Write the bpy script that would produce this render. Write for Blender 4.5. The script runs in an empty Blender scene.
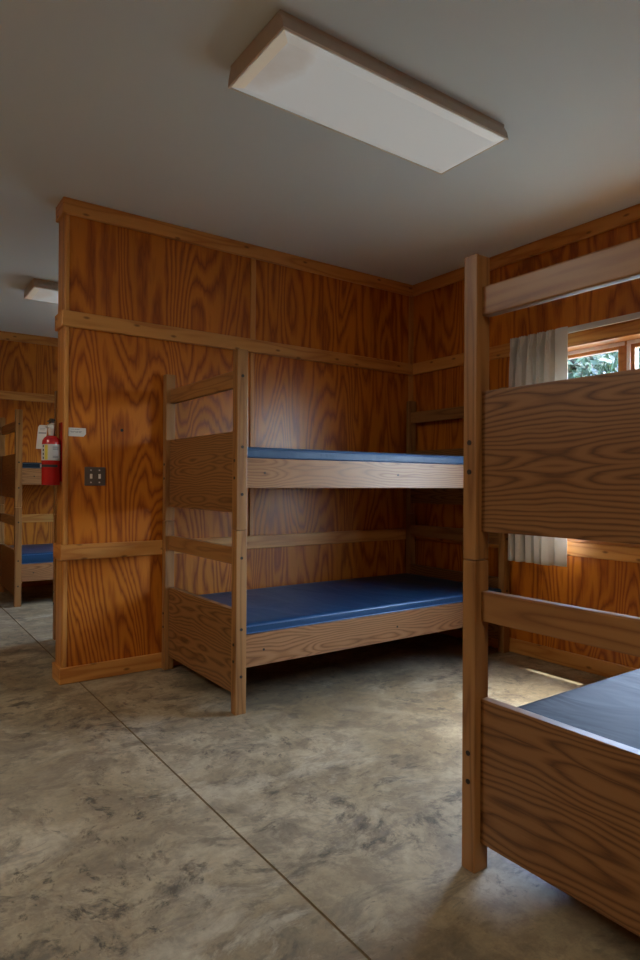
import bpy, bmesh, math, random
from mathutils import Vector, Matrix
random.seed(7)
S = bpy.context.scene
COL = S.collection

# ------------------------------------------------------------------ helpers
def box(bm, lo, hi):
    vs = [bm.verts.new((x, y, z)) for x in (lo[0], hi[0]) for y in (lo[1], hi[1]) for z in (lo[2], hi[2])]
    for f in ((0,1,3,2),(4,6,7,5),(0,4,5,1),(2,3,7,6),(0,2,6,4),(1,5,7,3)):
        bm.faces.new([vs[i] for i in f])

def cyl(bm, a, b, r, n=16, r2=None):
    a, b = Vector(a), Vector(b); r2 = r if r2 is None else r2
    q = (b-a).to_track_quat('Z', 'Y').to_matrix()
    A, B = [], []
    for i in range(n):
        t = 2*math.pi*i/n; d = q @ Vector((math.cos(t), math.sin(t), 0))
        A.append(bm.verts.new(a+d*r)); B.append(bm.verts.new(b+d*r2))
    for i in range(n):
        bm.faces.new((A[i], A[(i+1)%n], B[(i+1)%n], B[i]))
    bm.faces.new(A[::-1]); bm.faces.new(B)

def lathe(bm, c, prof, n=28):
    rings = []
    for r, z in prof:
        rings.append([bm.verts.new((c[0]+r*math.cos(2*math.pi*i/n), c[1]+r*math.sin(2*math.pi*i/n), c[2]+z)) for i in range(n)])
    for a, b in zip(rings, rings[1:]):
        for i in range(n):
            bm.faces.new((a[i], a[(i+1)%n], b[(i+1)%n], b[i]))
    bm.faces.new(rings[0][::-1]); bm.faces.new(rings[-1])

def obj(name, bm, m, parent=None, bevel=0, seg=2, smooth=False):
    if bevel:
        bmesh.ops.bevel(bm, geom=list(bm.edges), offset=bevel, segments=seg, affect='EDGES', profile=.7)
    bmesh.ops.recalc_face_normals(bm, faces=list(bm.faces))
    me = bpy.data.meshes.new(name); bm.to_mesh(me); bm.free()
    if smooth:
        for p in me.polygons: p.use_smooth = True
        try: me.set_sharp_from_angle(angle=math.radians(42))
        except Exception: pass
    o = bpy.data.objects.new(name, me); COL.objects.link(o)
    me.materials.append(m)
    if parent: o.parent = parent
    return o

def bx(name, lo, hi, m, parent=None, bevel=0.0, seg=2):
    bm = bmesh.new(); box(bm, lo, hi)
    return obj(name, bm, m, parent, bevel, seg)

def tag(o, label, cat, group=None, kind=None):
    o['label'] = label; o['category'] = cat
    if group: o['group'] = group
    if kind: o['kind'] = kind
    return o

def empty(name, loc, label, cat, group=None, kind=None):
    o = bpy.data.objects.new(name, None); COL.objects.link(o); o.location = loc
    o.empty_display_size = .1
    return tag(o, label, cat, group, kind)

def copy_tree(o, parent=None):
    c = o.copy(); COL.objects.link(c)
    if parent: c.parent = parent
    for ch in o.children: copy_tree(ch, c)
    return c

# ------------------------------------------------------------------ materials
class N:
    def __init__(s, name):
        s.m = bpy.data.materials.new(name); s.m.use_nodes = True
        s.t = s.m.node_tree; s.b = s.t.nodes['Principled BSDF']
    def n(s, typ, **kw):
        x = s.t.nodes.new(typ)
        for k, v in kw.items():
            if k.startswith('i_'):
                key = k[2:]; key = int(key) if key.isdigit() else key
                if hasattr(v, 'links') or isinstance(v, bpy.types.NodeSocket): s.t.links.new(v, x.inputs[key])
                else: x.inputs[key].default_value = v
            else: setattr(x, k, v)
        return x
    def math(s, op, a, b=0.0, c=None):
        kw = dict(i_0=a, i_1=b)
        if c is not None: kw['i_2'] = c
        return s.n('ShaderNodeMath', operation=op, **kw).outputs[0]
    def vmath(s, op, a, b):
        return s.n('ShaderNodeVectorMath', operation=op, i_0=a, i_1=b).outputs[0]
    def ramp(s, fac, stops, interp='LINEAR'):
        r = s.n('ShaderNodeValToRGB', i_Fac=fac); e = r.color_ramp.elements
        r.color_ramp.interpolation = interp
        while len(e) < len(stops): e.new(.5)
        for k, (p, c) in enumerate(stops):
            e[k].position = p; e[k].color = (*c, 1) if len(c) == 3 else c
        return r.outputs[0]
    def mix(s, fac, a, b, mode='MIX'):
        x = s.n('ShaderNodeMix', data_type='RGBA', blend_type=mode)
        for k, v in ((0, fac), (6, a), (7, b)):
            if isinstance(v, bpy.types.NodeSocket): s.t.links.new(v, x.inputs[k])
            else: x.inputs[k].default_value = v if k == 0 else ((*v, 1) if len(v) == 3 else v)
        return x.outputs[2]
    def noise(s, vec, scale, detail=2.0, rough=.5, dist=0.0):
        return s.n('ShaderNodeTexNoise', i_Vector=vec, i_Scale=scale, i_Detail=detail, i_Roughness=rough, i_Distortion=dist).outputs[0]
    def obj(s): return s.n('ShaderNodeTexCoord').outputs['Object']
    def rnd(s): return s.n('ShaderNodeObjectInfo').outputs['Random']
    def set(s, **kw):
        for k, v in kw.items():
            i = s.b.inputs[k.replace('_', ' ')]
            if isinstance(v, bpy.types.NodeSocket): s.t.links.new(v, i)
            else: i.default_value = (*v, 1) if isinstance(v, tuple) and len(v) == 3 else v
        return s.m

def plain(name, col, rough=.5, metal=0.0, spec=.5, var=.06, scale=30):
    k = N(name); p = k.obj()
    f = k.noise(p, scale, 3)
    c = k.mix(f, tuple(x*(1-var) for x in col), tuple(min(1, x*(1+var)) for x in col))
    return k.set(Base_Color=c, Roughness=rough, Metallic=metal, Specular_IOR_Level=spec)

def finish_wood(k, q, v, fib, big, light, mid, dark, rough, spec, coat, knots, stretch):
    fr = k.math('FRACT', v)
    c = k.ramp(fr, [(0.0, dark), (.16, mid), (.34, light), (.60, light), (.84, mid), (1.0, dark)])
    c = k.mix(k.math('MULTIPLY', fib, .35), c, mid)
    c = k.mix(k.ramp(big, [(.32, (.0,)*3), (.68, (1.0,)*3)]), k.mix(.30, c, dark), c)
    if knots:
        sq = k.n('ShaderNodeSeparateXYZ', i_Vector=q).outputs
        kv = k.n('ShaderNodeCombineXYZ', i_X=k.math('MULTIPLY', k.math('ADD', sq[0], sq[1]), 4.2), i_Y=k.math('MULTIPLY', sq[2], 10.0)).outputs[0]
        vo = k.n('ShaderNodeTexVoronoi', voronoi_dimensions='2D', i_Vector=kv, i_Scale=1.0)
        pick = k.math('GREATER_THAN', k.n('ShaderNodeSeparateColor', i_Color=vo.outputs['Color']).outputs[0], .42)
        kn = k.ramp(vo.outputs['Distance'], [(.0, (1,)*3), (.035, (1,)*3), (.10, (0,)*3)])
        c = k.mix(k.math('MULTIPLY', k.math('MULTIPLY', kn, pick), .85), c, tuple(x*.4 for x in dark))
    bump = k.n('ShaderNodeBump', i_Strength=.06, i_Distance=.002, i_Height=fib).outputs[0]
    ro = k.math('ADD', k.math('MULTIPLY', big, .16), rough-.08)
    k.set(Base_Color=c, Roughness=ro, Specular_IOR_Level=spec, Normal=bump)
    if coat: k.set(Coat_Weight=coat, Coat_Roughness=.24)
    return k.m

def shifted(k):
    off = k.n('ShaderNodeCombineXYZ', i_X=k.math('MULTIPLY', k.rnd(), 37.0), i_Y=k.math('MULTIPLY', k.rnd(), 17.0), i_Z=k.math('MULTIPLY', k.rnd(), 23.0)).outputs[0]
    return k.vmath('ADD', k.obj(), off)

def wood(name, stretch, light, mid, dark, K=9.0, scale=1.0, rough=.38, spec=.5, coat=0.0, knots=0.0, dist=.25):
    """varnished solid wood: contour rings of a noise stretched along the grain"""
    k = N(name); q = shifted(k)
    g = k.vmath('MULTIPLY', q, stretch)
    base = k.noise(g, scale, 1.6, .42, dist)
    fib = k.noise(k.vmath('MULTIPLY', q, tuple(max(v*26, 3.0) for v in stretch)), scale*1.4, 3, .6)
    v = k.math('ADD', k.math('MULTIPLY', base, K), k.math('MULTIPLY', fib, .22))
    big = k.noise(k.vmath('MULTIPLY', q, tuple(v_*.5 for v_ in stretch)), scale, 2)
    return finish_wood(k, q, v, fib, big, light, mid, dark, rough, spec, coat, knots, stretch)

def flatsawn(name, along, light, mid, dark, freq=95.0, rough=.4, spec=.45):
    """flat-sawn grain: growth rings cut by the board, giving nested pointed arches along the grain"""
    k = N(name); q = shifted(k); p = k.obj()
    sp = k.n('ShaderNodeSeparateXYZ', i_Vector=p).outputs; sq = k.n('ShaderNodeSeparateXYZ', i_Vector=q).outputs
    l = sq['XYZ'.index(along)]; a = sp[2]
    wob = k.noise(k.n('ShaderNodeCombineXYZ', i_X=k.math('MULTIPLY', l, 1.5), i_Y=k.math('MULTIPLY', a, 3.0), i_Z=k.rnd()).outputs[0], 1.0, 3, .5)
    cen = k.math('SUBTRACT', k.math('PINGPONG', k.math('ADD', a, k.math('ADD', k.math('MULTIPLY', wob, .10), k.math('MULTIPLY', k.rnd(), .3))), .105), .03)
    d = k.noise(k.n('ShaderNodeCombineXYZ', i_X=k.math('MULTIPLY', l, 1.5), i_Y=k.math('MULTIPLY', a, .8), i_Z=k.math('MULTIPLY', k.rnd(), 9.0)).outputs[0], 1.0, 2, .45)
    d = k.math('MULTIPLY', k.math('SUBTRACT', d, .40), .17)
    r = k.math('SQRT', k.math('ADD', k.math('MULTIPLY', cen, cen), k.math('MULTIPLY', d, d)))
    st = (2.2, 60, 60) if along == 'X' else (60, 2.2, 60)
    fib = k.noise(k.vmath('MULTIPLY', q, st), 2.2, 4, .65)
    v = k.math('ADD', k.math('MULTIPLY', r, freq), k.math('MULTIPLY', fib, .5))
    big = k.noise(k.vmath('MULTIPLY', q, tuple(x*.05 if x > 9 else .6 for x in st)), 1.0, 2)
    return finish_wood(k, q, v, fib, big, light, mid, dark, rough, spec, 0, 0, st)

def plywood(name, light, mid, dark):
    """rotary-cut veneer: fine upright contour figure, a new veneer for each sheet"""
    k = N(name); p = k.obj()
    sx = k.n('ShaderNodeSeparateXYZ', i_Vector=p).outputs
    ix = k.math('FLOOR', k.math('DIVIDE', k.math('SUBTRACT', sx[0], .86), 1.17))
    iy = k.math('FLOOR', k.math('DIVIDE', sx[1], 1.22))
    hi = k.math('GREATER_THAN', sx[2], 1.99); lo = k.math('LESS_THAN', sx[2], .71)
    iz = k.math('SUBTRACT', hi, lo)
    off = k.n('ShaderNodeCombineXYZ', i_X=k.math('MULTIPLY', ix, 3.7), i_Y=k.math('MULTIPLY', iy, 5.3), i_Z=k.math('MULTIPLY', iz, 7.9)).outputs[0]
    q = k.vmath('ADD', p, off)
    g = k.vmath('MULTIPLY', q, (3.0, 3.0, .55))
    base = k.noise(g, 1.0, 1.2, .4, .5)
    fib = k.noise(k.vmath('MULTIPLY', q, (70, 70, 2.2)), 1.5, 3, .6)
    K = k.math('SUBTRACT', 24.0, k.math('MULTIPLY', hi, 8.0))
    jit = k.noise(k.vmath('MULTIPLY', q, (16, 16, 2.2)), 1.0, 3, .6)
    v = k.math('ADD', k.math('ADD', k.math('MULTIPLY', base, K), k.math('MULTIPLY', fib, .25)), k.math('MULTIPLY', jit, 1.6))
    big = k.noise(k.vmath('MULTIPLY', q, (2.2, 2.2, .5)), 1.0, 2)
    return finish_wood(k, q, v, fib, big, light, mid, dark, .38, .40, .15, 0, None)

PLY = plywood('varnished_plywood', (.61, .205, .014), (.42, .115, .006), (.22, .048, .003))
TRIM_H = wood('pine_trim_along', (1.2, 1.2, 14), (.64, .315, .080), (.55, .245, .055), (.42, .15, .028), K=4, rough=.4, knots=4.5)
TRIM_V = wood('pine_trim_upright', (12, 12, .8), (.60, .275, .06), (.50, .21, .042), (.38, .14, .026), K=4, rough=.4)
BED_END = flatsawn('oak_grain_board_across', 'Y', (.31, .152, .052), (.21, .096, .028), (.085, .032, .009), 82)
BED_RAIL = flatsawn('oak_grain_rail', 'X', (.37, .185, .075), (.285, .130, .046), (.15, .062, .020), 80)
BED_POST = wood('oak_grain_post', (14, 14, .9), (.36, .178, .055), (.29, .135, .038), (.18, .072, .018), K=5, rough=.4)
BED_BAR = wood('oak_grain_bar', (1.2, 1.2, 16), (.36, .178, .055), (.28, .128, .038), (.17, .068, .018), K=5, rough=.4)
DECK = wood('deck_board', (1, 1, 8), (.26, .13, .05), (.21, .10, .038), (.15, .07, .025), K=4, rough=.6)
WIN_WOOD = wood('window_pine', (1.4, 1.4, 10), (.52, .23, .06), (.43, .17, .04), (.32, .11, .024), K=4, rough=.35)

def floor_mat():
    k = N('stained_concrete'); p = k.obj()
    warp = k.n('ShaderNodeTexNoise', i_Vector=p, i_Scale=2.3, i_Detail=4.0).outputs[1]
    pw = k.vmath('ADD', p, k.vmath('MULTIPLY', k.vmath('SUBTRACT', warp, (.5, .5, .5)), (.25, .25, 0)))
    a = k.noise(pw, 1.3, 8, .66, .3); b = k.noise(pw, 5.0, 10, .78, .2); c3 = k.noise(p, 34, 6, .7)
    st = k.noise(k.vmath('MULTIPLY', pw, (1.0, 1.5, 1)), 3.1, 9, .72, .5)
    c = k.ramp(a, [(.38, (.235, .178, .096)), (.49, (.345, .278, .165)), (.60, (.45, .378, .248))])
    c = k.mix(k.ramp(b, [(.47, (0,)*3), (.57, (.65,)*3)]), c, (.16, .12, .072))
    c = k.mix(k.ramp(st, [(.51, (0,)*3), (.63, (.6,)*3)]), c, (.066, .054, .038))
    big = k.noise(p, .55, 2); c = k.mix(k.ramp(big, [(.4, (0,)*3), (.62, (.35,)*3)]), c, (.27, .225, .155))
    for sc_, off_, st_, lo_, hi_, am_, col_ in ((6.0, 3.1, (1.0, 1.5, 1), .52, .62, .9, (.055, .047, .035)), (13.0, 9.2, (1.5, 1.0, 1), .54, .63, .9, (.055, .046, .032)), (4.0, 21.0, (.8, 1.4, 1), .51, .60, .7, (.47, .41, .29)), (30.0, 40.0, (1, 1, 1), .58, .66, .7, (.06, .05, .036))):
        q_ = k.vmath('MULTIPLY', k.vmath('ADD', pw, (off_, off_*.7, 0)), st_)
        gate_ = k.ramp(k.noise(k.vmath('ADD', p, (off_, 0, 0)), 1.5, 3), [(.42, (0,)*3), (.56, (1,)*3)])
        m_ = k.math('MULTIPLY', k.ramp(k.noise(q_, sc_, 9, .74, .2), [(lo_, (0,)*3), (hi_, (am_,)*3)]), gate_)
        c = k.mix(m_, c, col_)
    c = k.mix(k.ramp(c3, [(.38, (.30,)*3), (.58, (0,)*3)]), c, (.14, .115, .08))
    sp = k.n('ShaderNodeTexVoronoi', i_Vector=p, i_Scale=7.0)
    gate = k.ramp(k.noise(p, 1.9, 2), [(.5, (0,)*3), (.58, (1,)*3)])
    spk = k.math('MULTIPLY', k.ramp(sp.outputs['Distance'], [(.03, (.8,)*3), (.065, (0,)*3)]), gate)
    c = k.mix(spk, c, (.10, .085, .07))
    # hairline scratches in two directions
    for rot, thr in ((.5, .016), (1.9, .013)):
        mp = k.n('ShaderNodeMapping', i_Vector=p); mp.inputs['Rotation'].default_value = (0, 0, rot); mp.inputs['Scale'].default_value = (.7, 3.2, 1)
        w = k.noise(mp.outputs[0], 2.1, 3, .5)
        line = k.math('COMPARE', w, .5, thr*.4)
        lg = k.math('MULTIPLY', line, k.ramp(k.noise(p, 2.7, 2), [(.54, (0,)*3), (.62, (.35,)*3)]))
        c = k.mix(lg, c, (.14, .12, .10))
    bump = k.n('ShaderNodeBump', i_Strength=.12, i_Distance=.004, i_Height=b).outputs[0]
    ro = k.math('ADD', k.math('MULTIPLY', b, .28), .28)
    return k.set(Base_Color=c, Roughness=ro, Specular_IOR_Level=.5, Normal=bump)
FLOOR = floor_mat()
JOINT = plain('joint_filler', (.15, .095, .04), .8, var=.6, scale=9)
CEIL = plain('ceiling_paint', (.70, .805, .88), .75, spec=.2, var=.02, scale=2.5)

def vinyl(name, col, rough, spec=.3):
    k = N(name); p = k.obj()
    f = k.noise(p, 3, 3); c = k.mix(f, tuple(x*.82 for x in col), tuple(x*1.15 for x in col))
    h = k.noise(k.vmath('MULTIPLY', p, (2.6, 1.0, 1)), 2.2, 3, .5, .8); h2 = k.noise(p, 140, 2)
    b = k.n('ShaderNodeBump', i_Strength=.22, i_Distance=.05, i_Height=h).outputs[0]
    b2 = k.n('ShaderNodeBump', i_Strength=.06, i_Distance=.002, i_Height=h2, i_Normal=b).outputs[0]
    return k.set(Base_Color=c, Roughness=rough, Specular_IOR_Level=spec, Normal=b2)
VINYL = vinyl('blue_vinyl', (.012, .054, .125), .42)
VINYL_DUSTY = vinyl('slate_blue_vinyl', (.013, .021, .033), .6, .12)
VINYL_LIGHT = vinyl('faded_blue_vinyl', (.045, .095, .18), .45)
PIPING = plain('vinyl_piping', (.04, .10, .22), .35)
PIPING_DK = plain('vinyl_piping_dark', (.06, .09, .14), .4)
BOLT = plain('dark_bolt_steel', (.05, .042, .036), .45, .7)
STEEL = plain('brushed_steel', (.17, .15, .135), .4, .8)
CHROME = plain('satin_aluminium', (.62, .60, .56), .4, .35)
TOGGLE = plain('ivory_plastic', (.72, .66, .56), .4)
TAN = plain('aged_tan_enamel', (.50, .445, .37), .4, var=.1)
LIP = plain('cream_lens_lip', (.80, .75, .66), .3)
PAPER = plain('white_paper', (.62, .60, .56), .7, var=.03)
INK = plain('dark_ink', (.05, .05, .06), .7)
GREYINK = plain('grey_ink', (.25, .25, .25), .7)
RED = plain('red_enamel', (.38, .012, .012), .25, var=.05)
BLACK = plain('black_rubber', (.015, .013, .013), .5)
SILVER_LABEL = plain('silver_label', (.52, .53, .50), .4)
YELLOW = plain('yellow_ink', (.60, .50, .06), .5)
WHITE_VINYL = plain('white_vinyl_strip', (.74, .70, .66), .4)
TRACK = plain('grey_track_enamel', (.55, .51, .46), .4)
STUCCO = plain('outside_siding', (.30, .20, .12), .8)

def lens_mat():
    k = N('white_acrylic_lens'); p = k.obj()
    s = k.n('ShaderNodeSeparateXYZ', i_Vector=p).outputs
    # brown dust gathered inside one end of the lens
    dx = k.math('MULTIPLY', k.math('SUBTRACT', s[0], .075), 7.0); dy = k.math('MULTIPLY', k.math('SUBTRACT', s[1], .13), 3.2)
    d = k.math('ADD', k.math('MULTIPLY', dx, dx), k.math('MULTIPLY', dy, dy))
    d = k.math('ADD', d, k.math('MULTIPLY', k.noise(p, 9, 4), .9))
    f = k.ramp(d, [(.15, (.8,)*3), (.6, (.45,)*3), (1.0, (0,)*3)])
    c = k.mix(f, (.82, .82, .82), (.60, .52, .43))
    e = k.mix(f, (.86, .97, 1.0), (.74, .70, .62))
    return k.set(Base_Color=c, Roughness=.3, Specular_IOR_Level=.5, Emission_Color=e, Emission_Strength=LENS_E)
LENS_E = .165
LENS = lens_mat()
LENS_RIM = plain('cream_lens_rim', (.84, .79, .68), .3)
LENS_RIM.node_tree.nodes['Principled BSDF'].inputs['Emission Color'].default_value = (.92, .86, .70, 1)
LENS_RIM.node_tree.nodes['Principled BSDF'].inputs['Emission Strength'].default_value = LENS_E

def fill_lens():
    k = N('fill_light_lens')
    return k.set(Base_Color=(.8, .8, .8), Roughness=.4, Emission_Color=(1.0, .92, .80), Emission_Strength=FILL_E)
FILL_E = 24.0  # strong warm glow, only for the added fill lights out of view
LENS_FILL = fill_lens()

def glass_mat():
    k = N('window_glass'); t = k.t
    tr = k.n('ShaderNodeBsdfTransparent', i_Color=(.93, .96, .96, 1)); gl = k.n('ShaderNodeBsdfGlossy', i_Color=(1, 1, 1, 1), i_Roughness=.02)
    fr = k.n('ShaderNodeFresnel', i_IOR=1.3)
    front = k.math('SUBTRACT', 1.0, k.n('ShaderNodeNewGeometry').outputs['Backfacing'])
    mx = k.n('ShaderNodeMixShader', i_Fac=k.math('MULTIPLY', fr.outputs[0], front)); t.links.new(tr.outputs[0], mx.inputs[1]); t.links.new(gl.outputs[0], mx.inputs[2])
    t.links.new(mx.outputs[0], t.nodes['Material Output'].inputs[0]); return k.m
GLASS = glass_mat()

def cloth_mat():
    k = N('curtain_cloth'); p = k.obj(); t = k.t
    f = k.noise(k.vmath('MULTIPLY', p, (1, 60, 60)), 5, 3)
    c = k.mix(f, (.70, .67, .61), (.78, .74, .67))
    k.set(Base_Color=c, Roughness=.85, Specular_IOR_Level=.15)
    tl = k.n('ShaderNodeBsdfTranslucent', i_Color=(.62, .58, .52, 1)); mx = k.n('ShaderNodeMixShader', i_Fac=.25)
    t.links.new(k.b.outputs[0], mx.inputs[1]); t.links.new(tl.outputs[0], mx.inputs[2])
    t.links.new(mx.outputs[0], t.nodes['Material Output'].inputs[0]); return k.m
CLOTH = cloth_mat()

def leaf_mat(name, a, b):
    k = N(name); p = k.obj(); t = k.t
    c = k.mix(k.noise(p, 1.3, 3), a, b)
    k.set(Base_Color=c, Roughness=.6)
    tl = k.n('ShaderNodeBsdfTranslucent', i_Color=c); mx = k.n('ShaderNodeMixShader', i_Fac=.4)
    t.links.new(k.b.outputs[0], mx.inputs[1]); t.links.new(tl.outputs[0], mx.inputs[2])
    t.links.new(mx.outputs[0], t.nodes['Material Output'].inputs[0]); return k.m
LEAF1 = leaf_mat('leaf_green', (.028, .05, .026), (.06, .09, .045))
LEAF2 = leaf_mat('leaf_blue_green', (.032, .05, .054), (.055, .078, .084))
LEAF3 = leaf_mat('hazy_leaf', (.05, .068, .084), (.075, .095, .112))  # distance haze put into the leaf colour
BARK = plain('bark', (.10, .085, .075), .9, var=.3)
GROUND = plain('dry_gravel_ground', (.13, .145, .12), .95, var=.3, scale=3)

# ------------------------------------------------------------------ the setting
CZ = 2.65
XB, YA, YD = 3.459, 3.622, 7.215           # plywood faces: window wall, partition, far wall
XL, YS = -2.7, -2.9                        # walls behind the camera
WT = .18

def struct(o, label, cat='wall'): return tag(o, label, cat, kind='structure')

bm = bmesh.new()
JX = .952
box(bm, (XL-.2, YS-.2, -.12), (JX-.004, YD+.2, 0)); box(bm, (JX+.004, YS-.2, -.12), (XB+.2, YD+.2, 0))
struct(obj('floor', bm, FLOOR), 'stained grey brown concrete floor with one straight joint', 'floor')
tag(bx('trim_1', (JX-.004, YS, -.1), (JX+.004, YD, -.003), JOINT), 'narrow dark filler in the straight concrete floor joint', 'joint', kind='structure')
struct(bx('ceiling', (XL-.2, YS-.2, CZ), (XB+.2, YD+.2, CZ+.12), CEIL), 'plain matt white painted ceiling', 'ceiling')

def wall_x(name, x0, x1, y0, y1, opens, label):
    """wall along Y with openings (ya, yb, za, zb)"""
    bm = bmesh.new(); y = y0
    for (a, b, za, zb) in sorted(opens):
        box(bm, (x0, y, 0), (x1, a, CZ)); box(bm, (x0, a, 0), (x1, b, za)); box(bm, (x0, a, zb), (x1, b, CZ)); y = b
    box(bm, (x0, y, 0), (x1, y1, CZ))
    return struct(obj(name, bm, PLY), label)
def wall_y(name, y0, y1, x0, x1, opens, label):
    bm = bmesh.new(); x = x0
    for (a, b, za, zb) in sorted(opens):
        box(bm, (x, y0, 0), (a, y1, CZ)); box(bm, (a, y0, 0), (b, y1, za)); box(bm, (a, y0, zb), (b, y1, CZ)); x = b
    box(bm, (x, y0, 0), (x1, y1, CZ))
    return struct(obj(name, bm, PLY), label)

W1 = (1.05, 2.42, .775, 1.945)              # the window in the photograph
W3 = (4.7, 6.3, .775, 1.945)  # unseen window added to light the further room
wall_x('wall_right', XB, XB+WT, YS-.18, YD+.18, [W1, W3], 'varnished orange plywood wall with the curtained window')
wall_y('wall_front', YS-.18, YS, XL-.18, XB, [], 'varnished plywood wall behind the camera')
wall_x('wall_left', XL-.18, XL, YS, YD+.18, [], 'varnished plywood wall on the side away from the windows')
wall_y('wall_far', YD, YD+.18, XL, XB, [], 'varnished plywood wall at the end of the further room')
PX0 = .865
struct(bx('wall_partition', (PX0, YA, 0), (XB, YA+.135, CZ), PLY), 'varnished orange plywood partition behind the corner bunk bed')

tn = [1]
def trim(lo, hi, m, label, bevel=.004, extra=()):
    tn[0] += 1
    bm = bmesh.new(); box(bm, lo, hi)
    for e in extra: box(bm, *e)
    return struct(obj('trim_%d' % tn[0], bm, m, None, bevel, 1), label, 'trim')
T = .018
def ring(z0, z1, what, t=T):
    trim((.845, YA-t, z0), (XB, YA-.0005, z1), TRIM_H, 'pale pine %s along the front of the partition, wrapping its end' % what, extra=[((.845, YA, z0), (PX0-.0005, YA+.15, z1))])
    trim((XB-t, YS, z0), (XB-.0005, YA-t-.001, z1), TRIM_H, 'pale pine %s along the window wall' % what)
    trim((XL, YD-t, z0), (XB, YD-.0005, z1), TRIM_H, 'pale pine %s along the wall of the further room' % what)
ring(2.562, CZ-.001, 'cornice board under the ceiling', .024)
ring(1.949, 2.036, 'upper band board')
ring(.673, .758, 'chair rail')
for a in ((.0005, .09, 'skirting board'),): ring(a[0], a[1], a[2])
# upright battens
trim((.861, YA-.012, .091), (.884, YA-.0005, .672), TRIM_V, 'short upright pine edge strip below the chair rail at the partition end', .003)
trim((.861, YA-.012, .759), (.884, YA-.0005, 1.948), TRIM_V, 'tall upright pine edge strip at the partition end beside the switch plate', .003)
trim((.861, YA-.012, 2.037), (.884, YA-.0005, 2.561), TRIM_V, 'short upright pine edge strip above the band board at the partition end', .003)
trim((2.012, YA-.010, 2.037), (2.050, YA-.0005, 2.561), TRIM_V, 'upright pine batten covering the seam high on the partition', .003)
trim((2.012, YA-.010, .759), (2.040, YA-.0005, 1.948), TRIM_V, 'upright batten covering the plywood seam behind the corner bunk', .003)
trim((XB-.045, YA-.016, 2.037), (XB-.0005, YA-.0005, 2.561), TRIM_V, 'upright pine batten high in the room corner', .003)
trim((XB-.045, YA-.016, .759), (XB-.0005, YA-.0005, 1.948), TRIM_V, 'upright pine batten low in the room corner behind the bunk', .003)
trim((PX0-.006, YA+.001, .091), (PX0-.0005, YA+.134, 2.56), TRIM_V, 'brown pine board capping the end of the partition', .001)

# windows -----------------------------------------------------------------
def window(n, axis, pos, out, a, b, z0, z1, units, label, mull=None):
    """axis 'x': wall along Y, inner face at x=pos, outward +out"""
    root = empty('window_%d' % n, (pos, (a+b)/2, z0) if axis == 'x' else ((a+b)/2, pos, z0), label, 'window', kind='structure')
    ox, oy, oz = root.location
    def B(bm, d0, d1, s0, s1, q0, q1):      # depth outward, along, height  (world) -> local
        lo, hi = sorted((pos+out*d0, pos+out*d1))
        if axis == 'x': box(bm, (lo-ox, s0-oy, q0-oz), (hi-ox, s1-oy, q1-oz))
        else: box(bm, (s0-ox, lo-oy, q0-oz), (s1-ox, hi-oy, q1-oz))
    bm = bmesh.new()                         # jamb lining
    B(bm, -.0185, WT, a, a+.018, z0, z1); B(bm, -.0185, WT, b-.018, b, z0, z1)
    B(bm, -.0185, WT, a+.018, b-.018, z1-.012, z1); B(bm, 0, WT+.03, a+.018, b-.018, z0, z0+.012)
    obj('frame', bm, WIN_WOOD, root)
    bm = bmesh.new(); B(bm, -.026, 0, a-.09, b+.09, z0-.016, z0+.006)
    obj('stool', bm, WIN_WOOD, root, .003)
    bm = bmesh.new()
    B(bm, -.019, -.001, a-.085, b+.085, z1+.0005, z1+.088)
    obj('head_casing', bm, TRIM_H, root, .003)
    for s in ((a-.085, a), (b, b+.085)):
        bm = bmesh.new(); B(bm, -.019, -.001, s[0], s[1], z0+.007, z1); obj('side_casing', bm, TRIM_V, root, .003)
    edges = mull or [a+.018+(b-a-.036)*i/units for i in range(units+1)]
    for i in range(len(edges)-1):
        s0, s1 = edges[i]+(.008 if i else 0), edges[i+1]-(.008 if i < len(edges)-2 else 0)
        q0, q1 = z0+.012, z1-.012
        bm = bmesh.new(); d0, d1 = .105, .145; w = .042
        B(bm, d0, d1, s0, s0+w, q0, q1); B(bm, d0, d1, s1-w, s1, q0, q1)
        B(bm, d0, d1, s0+w, s1-w, q0, q0+w); B(bm, d0, d1, s0+w, s1-w, q1-w, q1)
        sash = obj('sash', bm, WIN_WOOD, root, .003)
        bm = bmesh.new(); B(bm, .137, .141, s0+w-.004, s1-w+.004, q0+w-.004, q1-w+.004)
        obj('pane', bm, GLASS, sash)
        bm = bmesh.new()
        B(bm, .096, .1045, s0, s1, q1-.022, q1)
        if i < len(edges)-2: B(bm, .092, .1045, s1-.020, s1, q0, q1-.0225)
        obj('weather_strip', bm, WHITE_VINYL, sash, .002)
    for e in edges[1:-1]:
        bm = bmesh.new(); B(bm, .10, WT, e-.008, e+.008, z0+.012, z1-.012); obj('mullion', bm, WIN_WOOD, root)
    return root
window(1, 'x', XB, 1, *W1[:2], W1[2], W1[3], 3, 'pine framed window behind the near bunk bed, trees beyond its glass', mull=[W1[0]+.018, 1.512, 1.957, W1[1]-.018])
window(2, 'x', XB, 1, *W3[:2], W3[2], W3[3], 3, 'unseen pine framed window added to light the room behind the partition')

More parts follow.
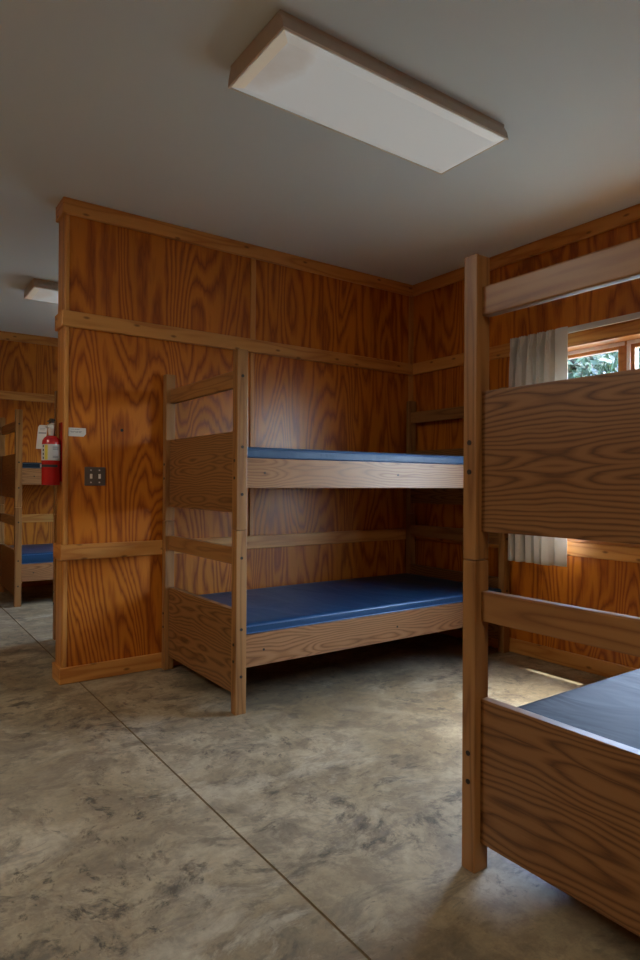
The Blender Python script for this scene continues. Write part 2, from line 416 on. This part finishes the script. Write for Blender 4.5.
# ------------------------------------------------------------------ bunk beds
BL, BW = 2.018, .930
PW, PD = .057, .047
def make_bunk(name, label, group):
    r = empty(name, (0, 0, 0), label, 'bunk bed', group)
    bolt_lo = bmesh.new()
    for ix, iy in ((0,0), (1,0), (0,1), (1,1)):
        x0 = 0 if not ix else BL-PW; y0 = 0 if not iy else BW-PD
        for z0, z1, bz, ez in ((0, .874, (.179, .403, .743), (.25, .33)), (.8765, 1.738, (1.046, 1.272, 1.611), (1.124, 1.207))):
            p = bx('post', (x0, y0, z0), (x0+PW, y0+PD, z1), BED_POST, r, .004)
            yb = y0 if not iy else y0+PD; sy = -1 if not iy else 1
            xb = x0 if not ix else x0+PW; sx = -1 if not ix else 1
            for z in bz:
                bm = bmesh.new(); cyl(bm, (x0+PW*.5, yb-sy*.003, z), (x0+PW*.5, yb+sy*.0022, z), .0075, 12); obj('bolt', bm, BOLT, p)
            for z in ez:
                bm = bmesh.new(); cyl(bm, (xb-sx*.003, y0+PD*.5, z), (xb+sx*.0022, y0+PD*.5, z), .0075, 12); obj('bolt', bm, BOLT, p)
    for ix in (0, 1):                        # the two ends
        xa, xb = (.024, PW-.002) if not ix else (BL-PW+.002, BL-.024)
        bx('end_panel', (xa, PD, .080), (xb, BW-PD, .485), BED_END, r, .003)
        bx('end_panel', (xa, PD, .956), (xb, BW-PD, 1.352), BED_END, r, .003)
        bx('end_bar', (xa, PD, .703), (xb, BW-PD, .788), BED_BAR, r, .005)
        bx('end_bar', (xa, PD, 1.565), (xb, BW-PD, 1.648), BED_BAR, r, .005)
    for iy in (0, 1):
        ya, yb = (.004, .030) if not iy else (BW-.030, BW-.004)
        for z0, z1 in ((.216, .370), (1.076, 1.221)):
            s = bx('side_rail', (PW, ya, z0), (BL-PW, yb, z1), BED_RAIL, r, .003)
            if not iy:
                for x in (.155, 1.03):
                    bm = bmesh.new(); cyl(bm, (x, ya+.003, z0+.074), (x, ya-.0015, z0+.074), .006, 10); obj('bolt', bm, BOLT, s)
    for z in (.352, 1.203): bx('deck', (PW+.001, .031, z-.012), (BL-PW-.001, BW-.031, z+.012), DECK, r)
    return r

G = 'pairs of stacked oak bunks'
bunk = make_bunk('bunk_bed', 'oak grained bunk bed with blue mattresses standing against the partition', G)
bunk.location = (1.418, 2.671, 0)
near = copy_tree(bunk); near.location = (1.399, .322, 0); near.scale = (1, 1, 1.01); near['label'] = 'dark looking oak bunk bed in front of the window, cut by the picture edge'
left = copy_tree(bunk); left.location = (1.045, 6.08, 0); left['label'] = 'oak bunk bed in the further room, seen behind the fire extinguisher'
back = copy_tree(bunk); back.location = (1.058, 3.784, 0); back['label'] = 'bunk bed behind the partition, only one corner post showing'

def make_mattress(bed, z, mat, pip, label, th, seed):
    x0, y0, _ = bed.location
    lx, ly = BL-2*PW-.008, BW-.034
    r = empty('mattress', (x0+PW+.004, y0+.017, z), label, 'mattress', 'blue vinyl bunk mattresses')
    rg = random.Random(seed)
    bm = bmesh.new(); nx, ny = 56, 26; e = .018
    cr = [rg.uniform(.2, lx-.2) for _ in range(3)]
    def us(n, l):
        return [0, e*.3, e] + [e+(l-2*e)*i/(n-6) for i in range(1, n-6)] + [l-e, l-e*.3, l]
    U, V = us(nx, lx), us(ny, ly)
    grid = []
    for u in U:
        row = []
        for v in V:
            d = min(u, lx-u, v, ly-v); dz = 0
            if d < e: dz = -(e - math.sqrt(max(0, e*e-(e-d)**2)))*.55
            h = th+dz+.004*math.sin(2.6*u+seed)*math.sin(4*v)*(d > e)
            for k, c in enumerate(cr):
                h -= .005*math.exp(-((u-c-.12*math.sin(v*2+k))/.012)**2)*(d > e)
            row.append(bm.verts.new((u, v, h)))
        grid.append(row)
    for i in range(len(U)-1):
        for j in range(len(V)-1): bm.faces.new((grid[i][j], grid[i+1][j], grid[i+1][j+1], grid[i][j+1]))
    # border and underside
    loop = [grid[i][0] for i in range(len(U))] + [grid[-1][j] for j in range(1, len(V))] + [grid[i][-1] for i in range(len(U)-2, -1, -1)] + [grid[0][j] for j in range(len(V)-2, 0, -1)]
    prev = loop
    for f, o in ((.55, .0), (.12, 0.0), (0, .006)):
        cur = []
        for v in loop:
            x = min(max(v.co.x, o), lx-o); y = min(max(v.co.y, o), ly-o)
            cur.append(bm.verts.new((x, y, v.co.z*f)))
        for i in range(len(loop)): bm.faces.new((prev[i], prev[(i+1) % len(loop)], cur[(i+1) % len(loop)], cur[i]))
        prev = cur
    bm.faces.new(prev)
    obj('cover', bm, mat, r, smooth=True)
    bm = bmesh.new()
    for zz in (th-.010, .004):
        pts = [(.004, .0), (lx-.004, .0), (lx, .004), (lx, ly-.004), (lx-.004, ly), (.004, ly), (0, ly-.004), (0, .004)]
        for a, b in zip(pts, pts[1:]+pts[:1]): cyl(bm, (*a, zz), (*b, zz), .0032, 8)
    obj('piping', bm, pip, r, smooth=True)
    return r
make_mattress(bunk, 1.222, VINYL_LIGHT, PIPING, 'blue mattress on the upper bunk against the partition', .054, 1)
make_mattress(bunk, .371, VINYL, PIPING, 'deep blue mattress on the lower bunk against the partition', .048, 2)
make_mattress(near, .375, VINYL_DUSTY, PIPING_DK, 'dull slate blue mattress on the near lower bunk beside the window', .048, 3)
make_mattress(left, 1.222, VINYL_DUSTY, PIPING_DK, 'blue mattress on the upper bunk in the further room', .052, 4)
make_mattress(left, .371, VINYL, PIPING, 'blue mattress on the lower bunk in the further room', .09, 5)

# ------------------------------------------------------------------ ceiling lights
def make_light(loc, lx, ly, label):
    r = empty('ceiling_light', loc, label, 'ceiling light', 'long ceiling lights')      # origin at the ceiling, corner at (0, 0)
    h = .080
    bm = bmesh.new(); box(bm, (.03, .03, -.02), (lx-.03, ly-.03, -.0005)); obj('backplate', bm, TAN, r, .002)
    # two long sides with a curved (ogee) section
    prof = [(.022, -.001), (.024, -.012), (.016, -.026), (.008, -.042), (.004, -.058), (.003, -.068)]
    for side in (0, 1):
        bm = bmesh.new(); rows = []
        for y, z in prof + [(y+.004, z) for y, z in reversed(prof)]:
            yy = y if not side else ly-y
            rows.append((bm.verts.new((.006, yy, z)), bm.verts.new((lx-.006, yy, z))))
        for a, b in zip(rows, rows[1:]+rows[:1]): bm.faces.new((a[0], a[1], b[1], b[0]))
        bm.faces.new([q[0] for q in rows]); bm.faces.new([q[1] for q in rows][::-1])
        obj('side_panel', bm, TAN, r, smooth=True)
    for ex in (0, 1):
        x0, x1 = (0, .006) if not ex else (lx-.006, lx)
        bm = bmesh.new()
        pts = prof + [(ly-y, z) for y, z in reversed(prof)]
        A = [bm.verts.new((x0, y, z)) for y, z in pts]; B = [bm.verts.new((x1, y, z)) for y, z in pts]
        bm.faces.new(A); bm.faces.new(B[::-1])
        for i in range(len(pts)): bm.faces.new((A[i], A[(i+1) % len(pts)], B[(i+1) % len(pts)], B[i]))
        obj('end_cap', bm, TAN, r)
    bm = bmesh.new()                          # lip round the lens
    w = .007
    box(bm, (0, 0, -.075), (lx, w, -.0682)); box(bm, (0, ly-.004, -.071), (lx, ly, -.0682))
    box(bm, (0, w, -.075), (w, ly-.004, -.0682)); box(bm, (lx-.004, w, -.071), (lx, ly-.004, -.0682))
    obj('lip', bm, LIP, r, .0015)
    bm = bmesh.new()                          # lens: sloped border and a flat floor
    o, i2 = .008, .045
    def q(m, z): return [bm.verts.new(v) for v in ((m, m, z), (lx-m, m, z), (lx-m, ly-m, z), (m, ly-m, z))]
    a, b, c = q(o, -.070), q(i2, -h), q(o, -.062)
    for s, t in ((a, b), (c, a)):
        for k in range(4): bm.faces.new((s[k], s[(k+1) % 4], t[(k+1) % 4], t[k]))
    bm.faces.new(b); bm.faces.new(c[::-1])
    for fc in bm.faces:
        if fc.calc_center_median().z < -.066 and fc.calc_center_median().x < .06 and len({round(v.co.z, 3) for v in fc.verts}) > 1: fc.material_index = 1
    obj('lens', bm, LENS, r).data.materials.append(LENS_RIM)
    return r
l1 = make_light((1.082, 1.738, CZ), 1.135, .392, 'long boxed ceiling light above the bunk beds, stained at one end')
fill_left = copy_tree(l1); fill_left.location = (-1.7, 2.3, CZ); fill_left['label'] = 'added ceiling light left of the view, unseen, for warm fill'  # unseen lights added left of and behind the camera as warm fill
for ch in fill_left.children:
    if ch.name.startswith('lens'):
        ch.data = ch.data.copy(); ch.data.materials[0] = LENS_FILL; ch.data.materials[1] = LENS_FILL
fill_back = copy_tree(fill_left); fill_back.location = (-.1, -1.6, CZ); fill_back['label'] = 'added ceiling light behind the camera, unseen, for warm fill'
l2 = copy_tree(l1); l2.location = (1.006, 5.16, CZ); l2['label'] = 'ceiling light in the further room, cut off by the partition'

# ------------------------------------------------------------------ curtain, track
bm = bmesh.new()
Yc0, Yc1, Zt, Zb = 2.193, 2.612, 2.034, .618
ns, nz = 170, 60; rows = []
flat = .085
npl = 5
for j in range(nz+1):
    z = Zt+(Zb-Zt)*(j/nz)**1.25; row = []
    tdown = Zt-z
    for i in range(ns+1):
        s = i/ns; y = Yc0+(Yc1-Yc0)*s
        if y < Yc0+flat:
            x = 3.345-.006*math.sin((y-Yc0)/flat*math.pi); dy = 0
        else:
            u = (y-Yc0-flat)/(Yc1-Yc0-flat)*npl; ph = u % 1.0
            rid = min(1, max(0, (abs(math.sin(math.pi*ph))-.16)/.50)); rid = rid*rid*(3-2*rid)        # wide ridge, tight valley
            top = .022+.010*abs(math.sin(3*math.pi*ph)) # three small tucks at the heading
            pinch = math.exp(-((tdown-.105)/.045)**2)
            amp = (.072+.014*math.sin(u*2.1))*(1-math.exp(-tdown/.12))+top*1.5*math.exp(-tdown/.10)
            x = 3.384-amp*rid*(1+.25*pinch)
            dy = .030*pinch*math.sin(2*math.pi*ph)*-1*.5 + .006*math.sin(u*5+z*2.3)*min(1, tdown*2)
        row.append(bm.verts.new((x, y-dy, z)))
    rows.append(row)
for a, b in zip(rows, rows[1:]):
    for i in range(ns): bm.faces.new((a[i], a[i+1], b[i+1], b[i]))
cr = empty('curtain', (3.36, 2.41, Zb), 'pleated beige curtain gathered at the window side behind the near bunk', 'curtain')
for v in bm.verts: v.co -= Vector(cr.location)
c = obj('drape', bm, CLOTH, cr, smooth=True)
md = c.modifiers.new('thickness', 'SOLIDIFY'); md.thickness = .002
bm = bmesh.new(); cyl(bm, (-.031, -.110, Zt-.02-Zb), (-.031, -.112, Zt-.62-Zb), .004, 10); obj('pull_wand', bm, WHITE_VINYL, cr, smooth=True)
tr = empty('curtain_track', (3.40, 1.5, 2.02), 'grey curtain track fixed above the window', 'curtain track')
bx('rail', (-.008, -.72, -.013), (.012, 1.12, .020), TRACK, tr, .003)
for y in (-.6, .2, 1.0): bx('bracket', (.0125, y-.012, -.008), (.0395, y+.012, .015), TRACK, tr, .001)

# ------------------------------------------------------------------ things on the partition
sp = empty('switch_plate', (1.030, YA, 1.133), 'square steel double light switch plate on the partition', 'light switch')
bx('plate', (-.057, -.006, -.052), (.057, -.0003, .052), STEEL, sp, .0025)
for x in (-.023, .023):
    bm = bmesh.new(); box(bm, (x-.006, -.016, -.013), (x+.006, -.0061, .013)); obj('toggle', bm, TOGGLE, sp, .002)
    for z in (-.034, .034):
        bm = bmesh.new(); cyl(bm, (x, -.0061, z), (x, -.0085, z), .0042, 10); obj('screw', bm, CHROME, sp)
bm = bmesh.new()
pts = [(.885, 1.399), (.885, 1.352), (.966, 1.352), (.979, 1.366), (.979, 1.397), (.976, 1.399)]
A = [bm.verts.new((x, YA-.0025, z)) for x, z in pts]; B = [bm.verts.new((x, YA-.0003, z)) for x, z in pts]
bm.faces.new(A); bm.faces.new(B[::-1])
for i in range(len(pts)): bm.faces.new((A[i], A[(i+1) % 6], B[(i+1) % 6], B[i]))
st = tag(obj('sign_card', bm, PAPER), 'small white printed card with a clipped corner on the partition', 'sign')
bm = bmesh.new()
for z, xs in ((1.3905, ((.899, .905), (.906, .915), (.918, .929), (.930, .944))), (1.379, ((.895, .908), (.910, .924), (.927, .939), (.941, .958))), (1.3745, ((.899, .917), (.921, .937), (.940, .953)))):
    for a, b in xs: box(bm, (a, YA-.0031, z-.0014), (b, YA-.0024, z+.0014))
obj('printing', bm, GREYINK, st)
bm = bmesh.new(); cyl(bm, (1.180, YA-.0018, 1.399), (1.180, YA-.0002, 1.399), .009, 14)  # flat black disc stands for a dark knot hole
tag(obj('knot_hole', bm, BLACK), 'small dark round knothole in the plywood right of the printed card', 'knothole')

# fire extinguisher on the partition end
EX, EY, EZ, ER = .807, 3.665, 1.082, .047
fe = empty('fire_extinguisher', (EX, EY, EZ), 'red fire extinguisher hanging on the end of the partition', 'fire extinguisher')
bm = bmesh.new()
lathe(bm, (0, 0, 0), [(.040, 0), (.046, .002), (ER, .008), (ER, .226), (.045, .242), (.038, .256), (.027, .266), (.020, .270)], 36)
obj('tank', bm, RED, fe, smooth=True)
def wrap(bm, a0, a1, z0, z1, r, n=14):
    pr = None
    for i in range(n+1):
        a = math.radians(a0+(a1-a0)*i/n); v = (bm.verts.new((r*math.cos(a), r*math.sin(a), z0)), bm.verts.new((r*math.cos(a), r*math.sin(a), z1)))
        if pr: bm.faces.new((pr[0], v[0], v[1], pr[1]))
        pr = v
# angles: the camera looks from about -102 degrees
bm = bmesh.new(); wrap(bm, -196, -28, .135, .222, ER+.0008, 30); lab = obj('label', bm, SILVER_LABEL, fe, smooth=True)
bm = bmesh.new(); wrap(bm, -143, -122, .138, .219, ER+.0014); obj('yellow_panel', bm, YELLOW, lab, smooth=True)
bm = bmesh.new()
for z in (.142, .163, .184, .205): wrap(bm, -160, -149, z, z+.012, ER+.0014, 4)
for z in (.150, .156, .192, .200, .206): wrap(bm, -92, -50, z, z+.0022, ER+.0014, 8)
obj('printing', bm, INK, lab)
bm = bmesh.new(); cyl(bm, (0, 0, .266), (0, 0, .312), .0135, 16, .019); cyl(bm, (0, 0, .312), (0, 0, .330), .019, 16); cyl(bm, (-.014, -.004, .318), (-.030, -.008, .318), .007, 12)
obj('valve', bm, CHROME, fe, smooth=True)
bm = bmesh.new(); cyl(bm, (-.002, -.0165, .322), (-.004, -.026, .322), .013, 16); obj('gauge', bm, SILVER_LABEL, fe, smooth=True)
bm = bmesh.new(); box(bm, (-.009, -.05, .331), (.009, .055, .336)); obj('carry_handle', bm, CHROME, fe, .0015)
bm = bmesh.new(); box(bm, (-.010, -.046, .348), (.010, .050, .356)); box(bm, (-.008, .010, .336), (.008, .022, .349))
o = obj('squeeze_lever', bm, BLACK, fe, .0015)
bm = bmesh.new(); cyl(bm, (0, -.012, .336), (0, -.012, .362), .013, 14); obj('valve_cap', bm, BLACK, fe, smooth=True)
bm = bmesh.new(); hp = [(.028, .004, .318), (.040, .014, .30), (.044, .018, .25), (.042, .022, .17), (.040, .024, .09)]
for a, b in zip(hp, hp[1:]): cyl(bm, a, b, .006, 10)
obj('hose', bm, BLACK, fe, smooth=True).rotation_euler = (0, 0, math.radians(40))
br = empty('extinguisher_bracket', (PX0-.007, EY, EZ), 'red wall bracket with black strap holding the fire extinguisher', 'bracket')
bx('back_plate', (-.0035, -.034, .02), (-.0005, .034, .345), RED, br, .001)
bm = bmesh.new(); R2 = ER+.003
pr = None
ox = EX-(PX0-.007)
for i in range(41):
    a = math.radians(-300+240*i/40 + 0)
    a = math.radians(60+240*i/40)
    c_, s_ = math.cos(a), math.sin(a)
    v = [bm.verts.new((ox+r*c_, r*s_, z)) for r, z in ((ER+.0012, .098), (R2, .098), (R2, .112), (ER+.0012, .112))]
    if pr:
        for k in range(4): bm.faces.new((pr[k], pr[(k+1) % 4], v[(k+1) % 4], v[k]))
    pr = v
obj('strap', bm, BLACK, br, smooth=True)
bx('strap_buckle', (ox-R2-.006, -.014, .096), (ox-R2-.0002, -.002, .114), CHROME, br, .001)
# inspection tag
tg = empty('inspection_tag', (EX-.040, EY+.0, EZ+.312), 'white paper inspection tag hanging from the extinguisher neck', 'tag')
bm = bmesh.new()
def tp(u, z): return (-.003+.030*math.cos(math.radians(-14))*u*.75 - .012*(-z/.13) , -.022*math.sin(math.radians(14))*u, z)
P4 = [tp(-1, -.115), tp(1, -.115), tp(1, .004), tp(.75, .014), tp(-.75, .014), tp(-1, .004)]
A = [bm.verts.new(v) for v in P4]; B = [bm.verts.new((v[0], v[1]+.0008, v[2])) for v in P4]
bm.faces.new(A); bm.faces.new(B[::-1])
for i in range(6): bm.faces.new((A[i], A[(i+1) % 6], B[(i+1) % 6], B[i]))
card = obj('card', bm, PAPER, tg)
bm = bmesh.new()
for z, u0, u1, t in ((-.004, -.6, .6, .0012), (-.012, -.6, .5, .0012), (-.029, -.8, .9, .004)):
    v = [tp(u0, z-t), tp(u1, z-t), tp(u1, z+t), tp(u0, z+t)]
    bm.faces.new([bm.verts.new((a[0], a[1]-.0006, a[2])) for a in v])
obj('printing', bm, GREYINK, card)
bm = bmesh.new(); cyl(bm, (-.002, -.001, .006), (.042, -.0, -.002), .0012, 6); obj('string', bm, PAPER, tg)

# ------------------------------------------------------------------ outside
struct(bx('ground', (XB-60, -60, -.7), (XB+90, 80, -.55), GROUND), 'pale dry ground outside the building', 'ground')
EAVE_X = 3.868
struct(bx('roof', (XL-.5, YS-.75, CZ+.125), (EAVE_X, YD+.5, CZ+.22), STUCCO), 'overhanging roof edge above the windows', 'roof')
struct(bx('trim_%d' % (tn[0]+1), (EAVE_X-.02, YS-.75, 2.52), (EAVE_X, YD+.5, CZ+.124), STUCCO), 'fascia board at the roof edge outside the windows', 'trim')
def tree(loc, hgt, rad, n, m, label, tr=.16, seed=0, low=.28, leaf=.16):
    g = random.Random(seed)
    r = empty('tree', loc, label, 'tree', 'trees outside the window')
    bm = bmesh.new(); cyl(bm, (0, 0, 0), (.1, .05, hgt*.75), tr, 10, tr*.45)
    for k in range(9):
        a = g.uniform(0, 6.28); z = hgt*g.uniform(.3, .7); L = rad*g.uniform(.5, .9)
        cyl(bm, (.05, 0, z), (L*math.cos(a), L*math.sin(a), z+L*.55), tr*.3, 6, tr*.08)
    obj('trunk', bm, BARK, r, smooth=True)
    bm = bmesh.new(); cl = []
    for k in range(46):
        a = g.uniform(0, 6.28); zz = g.uniform(low, 1.0); w = math.sin(math.pi*min(1, max(.08, (zz-low)/(1-low)*.86+.12)))
        q = rad*w*math.sqrt(g.random()); cl.append((q*math.cos(a), q*math.sin(a), zz*hgt))
    for k in range(n):
        c0 = g.choice(cl); d = Vector((g.gauss(0, 1), g.gauss(0, 1), g.gauss(0, .7)))*rad*.16
        p = Vector(c0)+d; s = leaf*g.uniform(.6, 1.3)
        u = Vector((g.gauss(0, 1), g.gauss(0, 1), g.gauss(0, 1))).normalized(); v = u.orthogonal().normalized()
        bm.faces.new([bm.verts.new(p+x) for x in (u*s, v*s*.5+u*.1*s, -u*s, -v*s*.5+u*.1*s)])
    obj('foliage', bm, m, r)
    return r
tree((13.6, 8.75, -.55), 6.4, 2.3, 4200, LEAF1, 'green broadleaf tree seen through the window beside its mullion', seed=1)
tree((17.5, 12.8, -.55), 8.6, 2.9, 5000, LEAF2, 'blue green tree seen through the window beside the curtain', .2, seed=2, leaf=.2)
tree((30.0, 19.0, -.55), 13, 5.2, 6500, LEAF3, 'pale distant tree filling the window behind the nearer trees', .3, seed=3, leaf=.75)
tree((38.0, 31.5, -.55), 13, 5.0, 6500, LEAF3, 'pale distant tree hidden mostly by the gathered curtain', .3, seed=4, leaf=.75)
tree((37.0, 4.0, -.55), 11, 4.6, 6000, LEAF3, 'pale distant tree hidden mostly by the near bunk bed', .3, seed=5, leaf=.75)

# ------------------------------------------------------------------ light
w = bpy.data.worlds.new('sky'); S.world = w; w.use_nodes = True
nt = w.node_tree; bg = nt.nodes['Background']
sky = nt.nodes.new('ShaderNodeTexSky'); sky.sky_type = 'NISHITA'; sky.sun_disc = False
sky.sun_elevation = math.radians(60); sky.sun_rotation = math.radians(90); sky.dust_density = 2.0; sky.air_density = 1.0
hz = nt.nodes.new('ShaderNodeMix'); hz.data_type = 'RGBA'; hz.inputs[0].default_value = .6
nt.links.new(sky.outputs[0], hz.inputs[6]); hz.inputs[7].default_value = (.09, .22, .48, 1)     # deep blue mixed into the sky to cool the window light
nt.links.new(hz.outputs[2], bg.inputs[0]); bg.inputs[1].default_value = 14.0

def lamp(name, typ, loc, rot, **kw):
    L = bpy.data.lights.new(name, typ)
    for k, v in kw.items(): setattr(L, k, v)
    o = bpy.data.objects.new(name, L); COL.objects.link(o); o.location = loc; o.rotation_euler = rot
    return o
el = math.atan(3.7)
lamp('sun', 'SUN', (8, 1.5, 12), (0, math.pi/2-el, 0), energy=11.5, angle=math.radians(.53), color=(1, .94, .84))
def portal(name, loc, rot, sx, sy):
    o = lamp(name, 'AREA', loc, rot, shape='RECTANGLE', size=sx, size_y=sy)
    o.data.cycles.is_portal = True
for i, W in enumerate((W1, W3)):
    portal('sky_portal', (XB+WT+.02, (W[0]+W[1])/2, (W[2]+W[3])/2), (0, math.radians(90), 0), W[3]-W[2], W[1]-W[0])

# ------------------------------------------------------------------ camera
yaw, pitch, roll, f = .6186, .0055, .0056, 633.49
cam = bpy.data.cameras.new('camera'); co = bpy.data.objects.new('camera', cam); COL.objects.link(co)
F = Vector((math.sin(yaw)*math.cos(pitch), math.cos(yaw)*math.cos(pitch), math.sin(pitch)))
r0 = Vector((math.cos(yaw), -math.sin(yaw), 0)); u0 = r0.cross(F)
r = r0*math.cos(roll)+u0*math.sin(roll); u = u0*math.cos(roll)-r0*math.sin(roll)
M = Matrix((r, u, -F)).transposed().to_4x4(); M.translation = (0, 0, 1.1)
co.matrix_world = M
cam.sensor_fit = 'VERTICAL'; cam.sensor_height = 36; cam.lens = f/960*36; cam.clip_start = .05; cam.clip_end = 300
S.camera = co
S.view_settings.view_transform = 'Standard'; S.view_settings.look = 'None'; S.view_settings.gamma = 1
S.view_settings.use_curve_mapping = False; S.view_settings.exposure = 0.15
cy = S.cycles
cy.use_denoising = True; cy.max_bounces = 14; cy.diffuse_bounces = 8; cy.transparent_max_bounces = 16
cy.sample_clamp_indirect = 8; cy.caustics_reflective = False; cy.caustics_refractive = False
